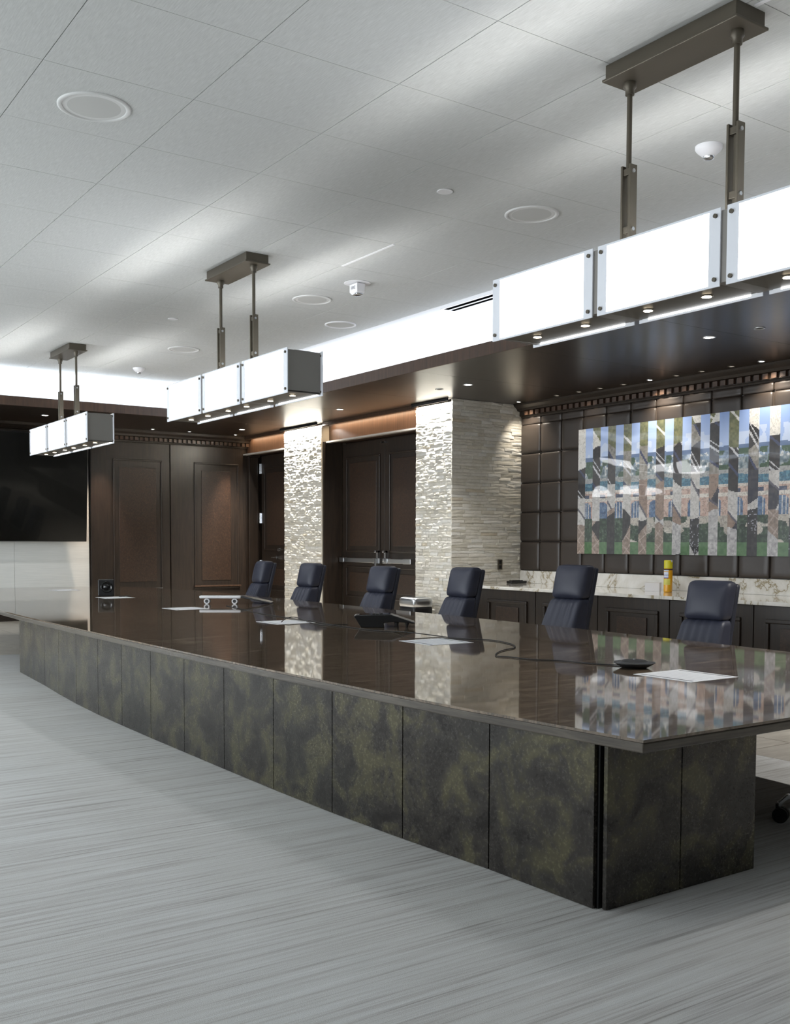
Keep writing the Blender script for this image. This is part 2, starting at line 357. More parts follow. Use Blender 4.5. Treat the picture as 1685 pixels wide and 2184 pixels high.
# ------------------------------------------------------------------ stone columns
def stonework(axis, fixed, sign, a0, a1, z0, z1, singles, parent, rh=.0505, gap=.0012, lmin=.14, lmax=.40, dep=(.004, .032)):
    """split-face ledge stones on a face; axis is the direction the courses run ('x' or 'y')"""
    st = MB(); cnt = 0; z = z0; cell = []
    while z < z1-1e-4:
        h = min(rh*RNG.choice((.8, 1, 1, 1.15)), z1-z)
        a = a0
        while a < a1-1e-4:
            L = RNG.uniform(lmin, lmax)
            if a1-a-L < .08: L = a1-a
            cell.append((a, z, L, h)); a += L
        z += h
    cell.sort(key=lambda c: -c[1])
    for (a, z, L, h) in cell:
        mi = RNG.choices(range(6), (6, 3, .6, 4, .5, 6))[0]; d = [RNG.uniform(*dep) for _ in range(4)]; m_ = sum(d)/4; d = [m_+(q-m_)*.6 for q in d]
        c = RNG.uniform(.003, .008)
        def P(s, t, q):
            return (fixed+sign*q, s, t) if axis == 'y' else (s, fixed+sign*q, t)
        vs = [P(a, z, 0), P(a+L, z, 0), P(a+L, z+h, 0), P(a, z+h, 0)]
        vs += [P(a+gap, z+gap, d[0]), P(a+L-gap, z+gap, d[1]), P(a+L-gap, z+h-gap, d[2]), P(a+gap, z+h-gap, d[3])]
        mx, mz = a+L*RNG.uniform(.35, .65), z+h*RNG.uniform(.4, .6)
        vs.append(P(mx, mz, m_+c))
        fs = [(0, 1, 5, 4), (1, 2, 6, 5), (2, 3, 7, 6), (3, 0, 4, 7), (4, 5, 8), (5, 6, 8), (6, 7, 8), (7, 4, 8)]
        if cnt < singles and z > .72:
            MB().add(vs, fs).build('stone', STONES[mi], parent); cnt += 1
        else: st.add(vs, fs, mi)
    o = st.build('stonework', STONES, parent); o['kind'] = 'stuff'
M_mortar = plain('stone_backing', (150, 144, 132), .9)
c1 = struct(MB().box(XC, 13.0, 0, XW+.06, 13.97, SOF-.05).build('stone_column', M_mortar), 'cream ledge stone column between double door and leather wall')
stonework('x', 13.0, -1, XC-.02, XW+.05, 0, SOF-.002, 300, c1, lmin=.16, lmax=.42)
stonework('y', XC, -1, 12.985, 13.97, 0, SOF-.09, 0, c1, lmin=.08, lmax=.26, dep=(.006, .024))
c2 = struct(MB().box(XC, 17.07, 0, XD+.1, 18.55, SOF-.05).build('stone_column', M_mortar), 'cream ledge stone column between single door and double door')
stonework('y', XC, -1, 17.07, 18.55, 0, SOF-.09, 0, c2, lmin=.08, lmax=.26, dep=(.006, .024))
for (a, b) in ((12.98, 13.97), (17.07, 18.55)):
    struct(MB().box(XC-.115, a, SOF-.006, XC-.0, b, SOF-.001).box(XC-.115, a, SOF-.05, XC-.10, b, SOF-.001).build('trim_4' if a < 15 else 'trim_5', M_black), 'dark slot housing above the %s stone column' % ('right' if a < 15 else 'left'))

# ------------------------------------------------------------------ doors on the right wall
def header(y0, y1, name, label):
    h = struct(MB().box(XC+.16, y0, 3.47, XD+.1, y1, SOF).build(name, M_woodr), label)
    MB().box(XC+.01, y0, SOF-.06, XC+.05, y1, SOF).build('valance', M_woodr, h)
    MB().box(XC+.06, y0+.005, 3.452, XC+.165, y1-.005, 3.482).build('lit_ledge', M_wcov if False else M_woodlit, h)
    MB().box(XC+.08, y0, 0, XC+.24, y0+.13, SOF-.06).build('casing', M_woodr, h, bev=.006)
    return h
M_woodlit = plain('lit_walnut', (196, 188, 178), .3)  # walnut edge; the light falling on it from above is in this pale colour
header(13.97, 17.07, 'door_frame_2', 'walnut header and casing over the double door')
header(18.55, 20.6, 'door_frame_1', 'walnut header and casing over the single door')
struct(MB().box(XC+.02, 17.03, 0, XD, 17.069, 3.47).box(XC+.02, 13.971, 0, XC+.1, 14.0, 3.47).build('trim_6', M_wood), 'deep walnut jamb left of the double door')
def leaf(parent, y0, y1, hinge):
    lf = MB().box(XD, y0+.004, .01, XD+.05, y1-.004, 3.44).build('door_leaf', M_wood, parent, bev=.004)
    s = y1-y0; q = .2 if s > 1.3 else .3
    for (za, zb) in ((1.36, 3.18), (.50, 1.10)):
        frame(MB(), 'x', y0+q*.75, za, y1-q*.75, zb, XD-.022, XD+.001, .035).build('panel_moulding', M_woodr if False else M_wood, lf, bev=.012)
        MB().box(XD-.012, y0+q*.75+.12, za+.12, XD+.001, y1-q*.75-.12, zb-.12).build('raised_panel', M_burl, lf, bev=.006)
    return lf
d2 = struct(empty('door_2', (0, 0, 0)), 'double walnut door with steel push bars')
for (y0, y1) in ((14.02, 15.56), (15.56, 17.02)):
    lf = leaf(d2, y0, y1, 0)
    a, b = (15.60, 17.0) if y0 > 15 else (14.62, 15.50)
    bar = MB().box(XD-.085, a+.22, 1.172, XD-.035, b-.12, 1.252).box(XD-.095, a, 1.165, XD-.001, a+.24, 1.258).box(XD-.095, b-.14, 1.165, XD-.001, b, 1.258).build('push_bar', M_steel, lf, bev=.006)
    yb = a+.06 if y0 > 15 else b-.1
    MB().box(XD-.10, yb, 1.25, XD-.04, yb+.05, 1.40).box(XD-.14, yb, 1.36, XD-.04, yb+.05, 1.40).box(XD-.13, yb+.0, 1.04 if y0 > 15 else 1.2, XD-.04, yb+.06, 1.26).build('exit_latch', M_chrome, lf, bev=.008)
for y in (15.52, 15.62): MB().box(XD-.05, y-.02, 3.36, XD-.0, y+.02, 3.39).build('top_bolt', M_chrome, d2)
d1 = struct(empty('door_1', (0, 0, 0)), 'single walnut door with chrome lever')
lf = leaf(d1, 19.0, 20.44, 0)
MB().box(XD-.01, 18.68, 0, XD+.05, 19.0, 3.47).build('door_jamb', M_wood, d1, bev=.004)
for z in (3.17, 2.08, 1.04): MB().cyl((XD-.02, 20.46, z-.11), (XD-.02, 20.46, z+.11), .022).box(XD-.012, 20.40, z-.11, XD-.002, 20.46, z+.11).build('hinge', M_chrome, d1)
lv = MB().cyl((XD-.0, 19.62, 1.22), (XD-.07, 19.62, 1.22), .04).cyl((XD-.065, 19.60, 1.22), (XD-.065, 19.84, 1.215), .016).build('lever', M_chrome, lf)
MB().cyl((XD, 19.60, 1.39), (XD-.04, 19.60, 1.39), .045, .036).build('deadbolt', M_chrome, lf)
MB().box(XD-.02, 19.66, .50, XD-.001, 19.76, .53).build('latch_plate', M_chrome, lf)
for (a, b, h) in ((14.02, 17.02, .16), (18.68, 20.44, .16)): struct(MB().box(XD+.045, a, 0, XD+.1, b, .16).build('baseboard_right', M_wood))

# ------------------------------------------------------------------ leather wall, cornice, counter
lw = struct(MB().box(XW+.03, -4.2, 1.09, XW+.06, 12.98, 3.62).build('leather_wall', M_leather), 'wall of tufted brown leather pads behind the artwork')
P_ = .4835
padm = MB().rbox((0, 0, 0), (.04, P_/2-.003, P_/2-.003), .04, 8, bulge=(0, -.012)).mesh('leather_pad', M_leather)
padt = MB().rbox((0, 0, 0), (.035, P_/2-.003, .06), .03, 6, bulge=(0, -.014)).mesh('leather_pad', M_leather)
for m in (padm, padt): m.name = 'leather_pad'
for i in range(17):
    for k in range(6):
        y = 12.98-P_*(i+.5)
        hidden = 11.56 > y+P_/2 and y-P_/2 > 5.9 and 1.40 < 1.09+P_*k and 1.09+P_*(k+1) < 3.2
        if k < 5 and not hidden: obj('leather_pad', padm, lw, loc=(XW+.02, y, 1.09+P_*(k+.5)))
        elif k == 5: obj('leather_pad', padt, lw, loc=(XW+.02, y, 3.56))
co = struct(cornice(MB(), 'x', -4.2, 12.98, XW+.04, 3.62, SOF-.002).build('trim_7', M_wood), 'walnut dentil cornice above the leather wall')
dentils('x', 4.0, 12.95, XW+.04, 3.655, .13, co)

ct = tag(empty('countertop', (10.7, 9, .88)), 'white veined marble countertop with backsplash along the leather wall', 'countertop')
MB().box(10.2-10.7, -6.0, -.045, XW+.028-10.7, 3.97, 0).build('slab', M_marble, ct, bev=.006)
MB().box(XW-.01-10.7, -6.0, 0.0005, XW+.028-10.7, 3.97, .208).build('backsplash', M_marble, ct, bev=.003)
cabb = [12.49-1.253*i for i in range(8)]
CABL = ['nearest the stone column', 'second from the stone column', 'under the spray can and white box', 'fourth from the stone column', 'fifth from the stone column', 'sixth from the stone column', 'seventh from the stone column']
cab0 = None
for i in range(7):
    yc = (cabb[i]+cabb[i+1])/2
    if cab0 is None:
        c = empty('cabinet', (10.3, yc, 0)); hw = 1.253/2-.003
        MB().box(.02, -hw, .1, 1.2, hw, .834).box(.08, -hw, 0, 1.2, hw, .1).build('body', M_wood, c)
        d = MB().box(0, -hw+.004, .11, .02, hw-.004, .825).build('door', M_wood, c, bev=.003)
        frame(MB(), 'x', -.455, .17, .455, .675, -.03, .002, .05).build('panel_moulding', M_woodr if False else M_wood, d, bev=.012)
        MB().box(-.016, -.26, .26, .002, .26, .575).build('raised_panel', M_burl, d, bev=.006)
        cab0 = c
    else:
        c = copy_tree(cab0); c.location = (10.3, yc, 0)
    tag(c, 'walnut base cabinet with raised panel under marble counter, ' + CABL[i], 'cabinet', 'walnut base cabinets under the marble counter')
MB().box(10.31, 12.493, 0, 11.5, 12.945, .834).build('filler', M_wood) and None
fl = [o for o in COL.objects if o.name == 'filler'][0]; fl.name = 'filler_panel'; tag(fl, 'plain walnut filler beside the stone column under the counter', 'panel')

# ------------------------------------------------------------------ artwork (flat print, painted as cells of colour)
ART = (11.562, 5.962, 1.385, 3.30)
def h2(a, b, s=0):
    return random.Random((a*73856093) ^ (b*19349663) ^ (s*83492791)).random()
def vn(x, y, s=0):
    xi, yi = math.floor(x), math.floor(y); fx, fy = x-xi, y-yi; fx = fx*fx*(3-2*fx); fy = fy*fy*(3-2*fy)
    return (h2c(xi, yi, s)*(1-fx)+h2c(xi+1, yi, s)*fx)*(1-fy)+(h2c(xi, yi+1, s)*(1-fx)+h2c(xi+1, yi+1, s)*fx)*fy
_hc = {}
def h2c(a, b, s):
    k = (a, b, s)
    if k not in _hc: _hc[k] = h2(a, b, s)
    return _hc[k]
def mixc(a, b, t): t = max(0, min(1, t)); return tuple(p+(q-p)*t for p, q in zip(a, b))
def picA0(u, v):      # skyline with arched hall, trees, lawn   (u in metres, v 0..1 up)
    n = vn(u*9, v*18, 1); n2 = vn(u*26, v*52, 2); hor = .74+.035*vn(u*.9, 0, 3)
    if v > hor:
        c = mixc((196, 214, 245), (140, 168, 224), (v-hor)/.3)
        if u > 2.2: c = mixc(c, (128, 158, 218), (u-2.2)/3)
        if n > .62 and v < hor+.12: c = mixc(c, (232, 238, 250), .5)
        return c
    if v > .60:
        c = mixc((92, 116, 140), (150, 168, 190), n2) if v > .68 else mixc((70, 92, 104), (190, 196, 198), n2)
        if n2 > .7: c = (206, 208, 208)
        if n < .38: c = (58, 84, 62)
        if v > hor-.03: c = mixc((82, 104, 140), (110, 132, 170), n)
        return c
    if v > .50:
        c = (62, 106, 130) if n2 > .35 else (84, 132, 152)
        if v > .575-.05*abs(((u*.9) % 1)-.5): c = (158, 160, 160)
        return c
    if v > .28:
        b = (u*2.9) % 1; r = (v-.28)/.22
        if r > .9: return (206, 198, 190)
        wall = mixc((176, 146, 134), (202, 180, 168), n2)
        if r > .62 and r < .72: return (212, 206, 198)
        if r <= .62:
            arch = .3 if r < .42 else .3*math.sqrt(max(0, 1-((r-.42)/.16)**2))
            if abs(b-.5) < arch: return mixc((58, 82, 118), (112, 136, 166), n2) if (b*6) % 1 > .18 else (204, 200, 196)
            return wall
        if abs(b-.5) < .2 and r < .86: return (64, 72, 96)
        return wall
    t = vn(u*5, v*11, 4)
    lim = .09
    if v > lim:
        if t > .52-.25*(v < .2): return mixc((28, 42, 34), (66, 86, 66), n2)
        return mixc((196, 190, 180), (164, 156, 146), n)
    return mixc((72, 104, 70), (92, 124, 86), n2)
def picA(u, v):
    c = picA0(u, v)
    if v < .72: c = mixc(c, (28, 34, 36), (.2 if v > .1 else .06)*(vn(u*64, v*130, 14) < .36)); c = mixc(c, (220, 218, 214), (.16 if v > .1 else 0)*(vn(u*50, v*90, 15) > .7))
    return c
def picB(u, v):      # looking straight down on roofs, yards and a plaza
    si = int(u/.1555); a = .75+.5*(h2c(si, 1, 21)-.5); x = u*math.cos(a)-v*1.9*math.sin(a); y = u*math.sin(a)+v*1.9*math.cos(a)
    n2 = vn(u*30, v*58, 7); n3 = vn(u*70, v*120, 8); w_ = vn(u*2.3, v*3.1, 5)
    gx, gy = math.floor(x*1.6+.3*w_), math.floor(y*2.1); fy = y*2.1-gy; k = h2c(gx, gy, 9)
    v = v+.16*(h2c(si, 2, 22)-.5)+.05*(w_-.5)*4
    if v > .80:
        c = mixc((84, 90, 58), (132, 130, 92), n2) if k > .38 else mixc((214, 212, 206), (232, 230, 226), n2)
        if fy < .07: c = (222, 220, 214)
    elif v > .52:
        c = mixc((22, 21, 24), (52, 44, 42), n2) if k < .66 else mixc((120, 116, 108), (164, 160, 152), n2)
        if .30 < fy < .36 or .44 < fy < .47: c = (196, 196, 200)
        if fy > .93: c = (58, 64, 92)
    elif v > .27:
        c = mixc((178, 175, 172), (206, 204, 202), n2) if k < .55 else mixc((34, 36, 52), (70, 66, 70), n2)
        if k > .85: c = mixc((128, 108, 96), (150, 130, 118), n2)
        if fy < .06: c = (88, 86, 96)
    else:
        c = mixc((26, 26, 30), (60, 56, 58), n2) if k < .42 else mixc((124, 108, 98), (156, 140, 130), n2)
        if k > .72: c = mixc((150, 148, 150), (200, 198, 198), n2)
        if .42 < k < .72 and ((x*7) % 1 < .10 or (y*7) % 1 < .10): c = (172, 156, 146)
        if n3 > .8 and k < .2: c = (150, 150, 158)
    return mixc(c, (20, 20, 24), .12*(n3 < .3))
def artwork():
    W = ART[0]-ART[1]; Hh = ART[3]-ART[2]; SW = .1555; ns = int(W/SW); per = 11; nz = 150
    vs, fs, cols = [], [], []
    zs = [ART[2]+Hh*k/nz for k in range(nz+1)]
    for s in range(ns):
        f = picB if s % 2 == 0 else picA
        for i in range(per):
            u0, u1 = SW*(s+i/per), SW*(s+(i+1)/per); b = len(vs)
            for z in zs: vs.append((-.0, -u0, z-ART[2])); vs.append((-.0, -u1, z-ART[2]))
            for k in range(nz):
                fs.append((b+2*k, b+2*k+1, b+2*k+3, b+2*k+2)); cols.append(lin(f((u0+u1)/2, (k+.5)/nz)))
    me = bpy.data.meshes.new('print'); me.from_pydata(vs, [], fs)
    at = me.color_attributes.new('ink', 'FLOAT_COLOR', 'CORNER')
    buf = []
    for c in cols: buf += [c[0], c[1], c[2], 1]*4
    at.data.foreach_set('color', buf)
    t = NT('glossy_print'); a = t.node('ShaderNodeVertexColor', layer_name='ink'); n = t.noise(t.coord((1, .55, 1.1)), 1.15, 1, .4)
    t.set(Base_Color=a.outputs[0], Roughness=.3, Coat_Weight=1.0, Coat_Roughness=.02)
    bp = t.node('ShaderNodeBump'); bp.inputs['Strength'].default_value = .6; bp.inputs['Distance'].default_value = .08
    t.l.new(n, bp.inputs['Height']); t.l.new(bp.outputs[0], t.b.inputs['Coat Normal'])
    me.materials.append(t.mat)
    r = tag(empty('wall_art', (XW-.075, ART[0], ART[2])), 'wide glossy photo collage of alternating vertical strips, skyline and rooftops, on the leather wall', 'artwork')
    o = obj('print', me, r)
    MB().box(.001, -W, 0, .03, 0, Hh).build('backing_panel', M_black, r)
    return r
artwork()
for (y) in (9.93, 12.69, 8.11, 6.4): pass

# ------------------------------------------------------------------ television
tv = tag(empty('television', (4.75, 20.42, 1.55)), 'huge black flat screen television tilted forward on the white wall', 'television')
tv.rotation_euler = (math.radians(5.5), 0, 0)
MB().box(-1.9, -.03, 0, 1.86, .06, 2.1).build('cabinet', M_bplas, tv, bev=.01)
MB().box(-1.88, -.034, .02, 1.84, -.0302, 2.08).build('screen', M_screen, tv)
MB().box(-.5, .061, .5, .5, .19, 1.3).build('wall_bracket', M_bplas, tv)

# ------------------------------------------------------------------ conference table
TZ = .765
tb = tag(empty('conference_table', (4.8, 10.3, 0)), 'very long boat shaped conference table with polished brown top and patinated bronze base', 'table')
out = [(3.092, 2.74), (3.045, 3.25), (3.0, 3.73), (2.968, 4.3), (2.945, 4.93), (2.918, 5.7), (2.9, 6.5), (2.888, 7.5), (2.882, 8.5), (2.88, 9.4), (2.882, 10.3), (2.90, 11.3), (2.93, 12.3), (2.99, 13.6), (3.07, 15), (3.2, 16.3), (3.42, 17.3), (3.75, 17.8), (4.4, 17.95), (5.1, 17.92), (5.75, 17.72), (6.2, 17.4), (6.55, 16.8), (6.75, 15.7), (6.8, 14.3), (6.79, 13), (6.77, 11.5), (6.76, 10), (6.74, 8.5), (6.70, 7), (6.64, 5.8), (6.55, 4.6), (6.45, 3.6), (6.33, 2.74)]
out = [(x-4.8, y-10.3) for x, y in out]
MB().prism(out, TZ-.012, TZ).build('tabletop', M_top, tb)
MB().prism(out, TZ-.055, TZ-.0125).build('edge_band', M_edge, tb, bev=.006)
bp = [(3.106, 2.985), (3.08, 3.667), (3.03, 4.304), (2.992, 4.946), (2.976, 5.624), (2.972, 6.325), (2.972, 7.0), (2.972, 7.657), (2.978, 8.323), (2.99, 8.962), (3.02, 9.672), (3.07, 10.4), (3.13, 11.1), (3.175, 11.8), (3.215, 12.43)]
bp = [(x-4.8, y-10.3) for x, y in bp]
core = [(x+.022, y) for x, y in bp] + [(4.09-4.8, bp[-1][1]-.02), (4.11-4.8, 2.985-10.3)]
core[0] = (core[0][0], core[0][1]+.02); core[14] = (core[14][0], core[14][1]-.02)
MB().prism(core, 0, TZ-.056).build('base_core', M_black, tb)
for (a, b) in zip(bp[:-1], bp[1:]):
    a, b = Vector(a), Vector(b); d = (b-a).normalized(); n = Vector((d.y, -d.x))
    p = a+d*.003; q = b-d*.003
    if a[1] < bp[0][1]+.01: p = a+d*.03
    MB().prism([p, q, q+n*.02, p+n*.02], 0.002, TZ-.057).build('base_panel', M_bronze, tb, bev=.002)
for (xa, xb) in ((3.135, 3.6), (3.606, 4.131)):
    MB().box(xa-4.8, 2.968-10.3, .002, xb-4.8, 2.99-10.3, TZ-.057).build('base_panel', M_bronze, tb, bev=.002)
for k in range(14):
    y0, y1 = 3.0+.672*k, 3.0+.672*(k+1)
    MB().box(4.11-4.8, y0+.003-10.3, .002, 4.131-4.8, y1-.003-10.3, TZ-.057).build('base_panel', M_bronze, tb)
MB().box(3.22-4.8, 12.41-10.3, .002, 4.12-4.8, 12.43-10.3, TZ-.057).build('base_panel', M_bronze, tb)
MB().box(4.4-4.8, 14.5-10.3, 0, 5.7-4.8, 16.9-10.3, TZ-.057).build('rear_pedestal', M_bronze, tb, bev=.01)

# ------------------------------------------------------------------ papers and things on the table
def paper(x, y, rz, label, prnt=True):
    r = MB().box(-.14, -.215, 0, .14, .215, .0012)
    if prnt:
        r.box(-.118, -.19, .0012, -.108, .19, .0016, 1).box(.108, -.19, .0012, .118, .19, .0016, 1)
        for k in range(5): r.box(-.08+.035*k, -.17, .0012, -.074+.035*k, .17, .0014, 2)
    o = r.build('paper_sheet', [M_paper, M_ink, M_inkl]); o.location = (x, y, TZ+.0005); o.rotation_euler = (0, 0, rz); o.scale = (1.5, 1.0, 1)
    tag(o, label, 'paper', 'white paper sheets along the table centre')
paper(4.824, 3.96, .0, 'white printed sheet beside the round black microphone, nearest on the table')
paper(4.837, 6.42, -.03, 'white printed sheet between the cable loop and the black console')
paper(4.80, 8.81, .02, 'white sheet with the thin black cable curling over it')
paper(4.809, 11.25, .02, 'white sheet in front of the silver edged console')
paper(4.932, 14.0, .0, 'white sheet in front of the small black speaker box')
paper(5.01, 16.6, .0, 'white sheet at the far end of the table')
pk = tag(empty('table_microphone', (4.87, 4.40, TZ)), 'flat black table microphone puck beside the nearest paper sheet', 'microphone')
MB().lathe([(.07, 0), (.085, .006), (.13, .032), (.128, .036), (.08, .040)], n=32).build('body', M_bplas, pk)
MB().lathe([(.082, .040), (.07, .048), (.03, .052), (0, .053)], n=32).build('speaker_dome', M_rubber, pk)
MB().cyl((0, 0, .052), (0, 0, .055), .008).build('indicator', M_steel, pk)
def cable(pts, label, r=.004):
    q = []
    P4 = [Vector((x, y, TZ+r+.001+(z if len(p) > 2 else 0))) for p in pts for (x, y, z) in [(p[0], p[1], p[2] if len(p) > 2 else 0)]]
    for i in range(len(P4)-1):
        a, b, c, d = P4[max(i-1, 0)], P4[i], P4[i+1], P4[min(i+2, len(P4)-1)]
        for t in (0, .25, .5, .75):
            q.append(.5*((2*b)+(c-a)*t+(2*a-5*b+4*c-d)*t*t+(3*b-a-3*c+d)*t**3))
    q.append(P4[-1]); 
    for v in q: v.z = max(v.z, TZ+r+.001)
    return tag(MB().tube(q, r).build('cable', M_rubber), label, 'cable')
cable([(5.42, 11.45), (5.267, 10.666), (5.12, 9.864), (5.07, 9.2), (5.06, 8.8), (5.0, 8.35), (4.98, 7.95), (4.97, 7.5), (5.06, 7.33), (4.99, 6.99, .02), (5.11, 6.75, .002), (5.14, 6.5), (5.258, 6.281), (5.235, 6.067), (5.151, 5.86), (5.019, 5.70), (4.85, 5.62), (4.68, 5.497), (4.545, 5.341), (4.585, 5.24), (4.61, 5.06), (4.725, 4.887), (4.766, 4.673), (4.83, 4.555), (4.865, 4.5)], 'long thin black cable snaking down the table to the microphone')
cable([(4.72, 8.75, .004), (4.86, 8.88, .03), (4.97, 8.9, .03), (4.95, 8.62, .002), (4.90, 8.3), (4.93, 8.17, .004), (4.985, 8.12, .013), (5.07, 8.1, .006)], 'short black cable curling from the console over a paper sheet')
pc = tag(empty('conference_phone', (5.09, 8.02, TZ)), 'black wedge shaped conference console with feet in the middle of the table', 'phone')
dR = math.atan2(rr.y, rr.x); pc.rotation_euler = (0, 0, dR)
prof = [(0, .102), (.02, .112), (.343, .119), (.564, .046), (.55, .033), (.49, .045), (.36, .052), (.276, .04), (.284, 0), (.067, 0), (.017, .077)]
MB().prism(prof, -.12, .12, 'y').build('body', M_bplas, pc, bev=.006)
MB().prism([(.05, .1135), (.335, .1195), (.335, .1215), (.05, .1155)], -.09, .09, 'y').build('touch_screen', M_gloss, pc)
for i in range(3):
    for j in range(3): MB().box(.17+.035*i, -.05+.04*j, .117, .195+.035*i, -.025+.04*j, .1235).build('key', M_bplas, pc)
for u in (.395, .49):
    for s in (-.09, .09): MB().cyl((u, s, .045), (u, s, .0), .022, .008, 10).build('foot', M_rubber, pc)
sp = tag(empty('tablet_console', (5.36, 12.0, TZ)), 'silver edged slim console on two ring feet with a dark sloping back', 'console')
sp.rotation_euler = (0, 0, dR)
MB().rbox((.22, 0, .088), (.26, .05, .018), .012, 4).build('front_bar', M_wplas, sp)
MB().prism([(.0, .095), (.50, .1), (.86, .02), (.84, .008), (.48, .078), (.0, .078)], -.02, .26, 'y').build('back_plate', M_bplas, sp, bev=.004)
for u in (.05, .40):
    MB().cyl((u, -.03, .036), (u, .06, .036), .036, n=24).build('ring_foot', M_wplas, sp)
    MB().cyl((u, -.034, .036), (u, -.0301, .036), .02, n=20).build('foot_hole', M_bplas, sp)
sb = tag(empty('speaker_box', (4.99, 14.55, TZ)), 'small black speaker box with round lens behind a paper sheet', 'speaker')
sb.rotation_euler = (0, 0, -.35)
MB().box(-.11, -.09, 0.004, .11, .09, .235).build('case', M_bplas, sb, bev=.01)
MB().lathe([(.082, 0), (.082, .012), (.07, .016), (.066, .004), (.04, .004), (.03, .012), (0, .014)], (0.01, -.09, .13), ax=Vector((0, -1, 0))).build('lens', M_gloss, sb)
MB().box(-.1, -.08, 0, .1, .08, .004).build('foot_pad', M_rubber, sb)
pn = tag(MB().cyl((0, 0, .008), (.16, .03, .008), .007, n=8).cyl((.16, .03, .008), (.19, .036, .008), .007, .002, 8).build('pen', M_bplas), 'thin dark pen lying on the sheet by the speaker box', 'pen'); pn.location = (5.02, 14.1, TZ+.0025)

# ------------------------------------------------------------------ chairs
def make_chair():
    r = empty('office_chair', (0, 0, 0)); top = 1.28
    rec = lambda p: (p[0]-.24*(p[2]-.55), p[1], p[2])
    # local +x faces the table
    MB().rbox((-.17, 0, top-.165), (.085, .205, .17), .05, 6, fn=rec, bulge=(0, .035)).build('headrest', M_navy, r)
    def lumb(p):
        t = (top-.34-p[2])/(top-.34-.5); x = p[0]+(.10*max(0, t)**.8 if p[0] > -.16 else 0)
        if p[0] > -.15: x -= .011*(1+math.cos(p[1]*2*PI/.075))*.5*(1 if abs(p[1]) < .17 else 0)*min(1, 1.6*(1-t))
        return rec((x, p[1]*(1+.12*max(0, t)), p[2]))
    MB().rbox((-.17, 0, (top-.34+.5)/2), (.085, .205, (top-.34-.5)/2+.012), .045, 22, fn=lumb).build('back_cushion', M_navy, r)
    MB().rbox((-.275, 0, (top+.48)/2-.01), (.035, .2, (top-.48)/2-.01), .03, 6, fn=rec).build('back_shell', M_navyd, r)
    MB().rbox((.0, 0, .475), (.255, .25, .055), .045, 6, bulge=(2, .02)).build('seat', M_navy, r)
    MB().box(-.16, -.14, .385, .14, .14, .42).build('seat_plate', M_bplas, r, bev=.01)
    MB().prism([(-.16, .395), (-.30, .5), (-.30, .66), (-.26, .66), (-.25, .52), (-.12, .42)], -.04, .04, 'y').build('back_bracket', M_bplas, r, bev=.006)
    MB().cyl((0, 0, .12), (0, 0, .25), .035).cyl((0, 0, .25), (0, 0, .39), .022).build('gas_lift', M_chrome, r)
    MB().lathe([(.05, .085), (.055, .10), (.05, .14), (.036, .15)]).build('hub', M_chrome, r)
    for k in range(5):
        a = 2*PI*k/5+.3; c, s = math.cos(a), math.sin(a)
        lg = MB(); q = [(.04, .115, .022, .022), (.16, .14, .019, .018), (.285, .14, .016, .015), (.335, .09, .014, .02)]
        vs = []; fs = []
        for (d, z, hw, hh) in q:
            for (i, j) in ((-1, -1), (1, -1), (1, 1), (-1, 1)): vs.append((c*d-s*hw*i, s*d+c*hw*i, z+hh*j))
        for m in range(3):
            for e in range(4): fs.append((4*m+e, 4*m+(e+1) % 4, 4*m+4+(e+1) % 4, 4*m+4+e))
        fs += [(3, 2, 1, 0), (12, 13, 14, 15)]
        leg = lg.add(vs, fs).build('leg', M_chrome, r, bev=.006)
        x, y = c*.335, s*.335; b = a+1.1+k*.9; cb, sb_ = math.cos(b), math.sin(b)
        ox, oy = x+.018*-sb_, y+.018*cb
        MB().cyl((ox-cb*.032, oy-sb_*.032, .042), (ox-cb*.006, oy-sb_*.006, .042), .042, n=24).cyl((ox+cb*.006, oy+sb_*.006, .042), (ox+cb*.032, oy+sb_*.032, .042), .042, n=24).cyl((ox-cb*.02, oy-sb_*.02, .042), (ox+cb*.02, oy+sb_*.02, .042), .012).cyl((x, y, .04), (x, y, .10), .011).build('caster', M_rubber, leg)
    return r
ch0 = make_chair()
def chair(x, y, rz, dz, label, first=False):
    c = ch0 if first else copy_tree(ch0)
    c.location = (x, y, 0); c.rotation_euler = (0, 0, rz)
    if dz:
        for k in children(c):
            n = k.name.split('.')[0]
            if n in ('headrest', 'back_cushion', 'back_shell', 'seat', 'seat_plate', 'back_bracket'): k.location.z += dz
    tag(c, label, 'chair', 'navy leather office chairs')
chair(7.04, 14.25, PI-.12, -.03, 'navy high back leather chair in front of the single door, farthest of the row', True)
chair(7.04, 12.74, PI+.05, -.004, 'navy high back leather chair in front of the left stone column')
chair(7.04, 10.88, PI+.10, -.01, 'navy high back leather chair in front of the double door')
chair(7.02, 9.20, PI+.0, .01, 'navy high back leather chair in front of the right stone column and bin')
chair(7.05, 7.45, PI+.06, .07, 'tallest navy high back leather chair, in front of the photo collage left part')
chair(7.05, 5.75, PI+.12, -.035, 'navy high back leather chair right of the spray can, nearest of the row')
st = empty('rolling_stool', (5.215, 3.205, 0), math.radians(124.2))      # the photograph shows only one caster and leg of it
for k in children(ch0):
    if k.name.split('.')[0] in ('seat', 'seat_plate', 'gas_lift', 'hub', 'leg'):
        c = copy_tree(k, st)
        if c is None: pass
for k in children(st):
    if k.name.split('.')[0] in ('seat', 'seat_plate'): k.location.z = 0
tag(st, 'rolling seat under the near table end, only a chrome leg and black caster showing', 'stool')

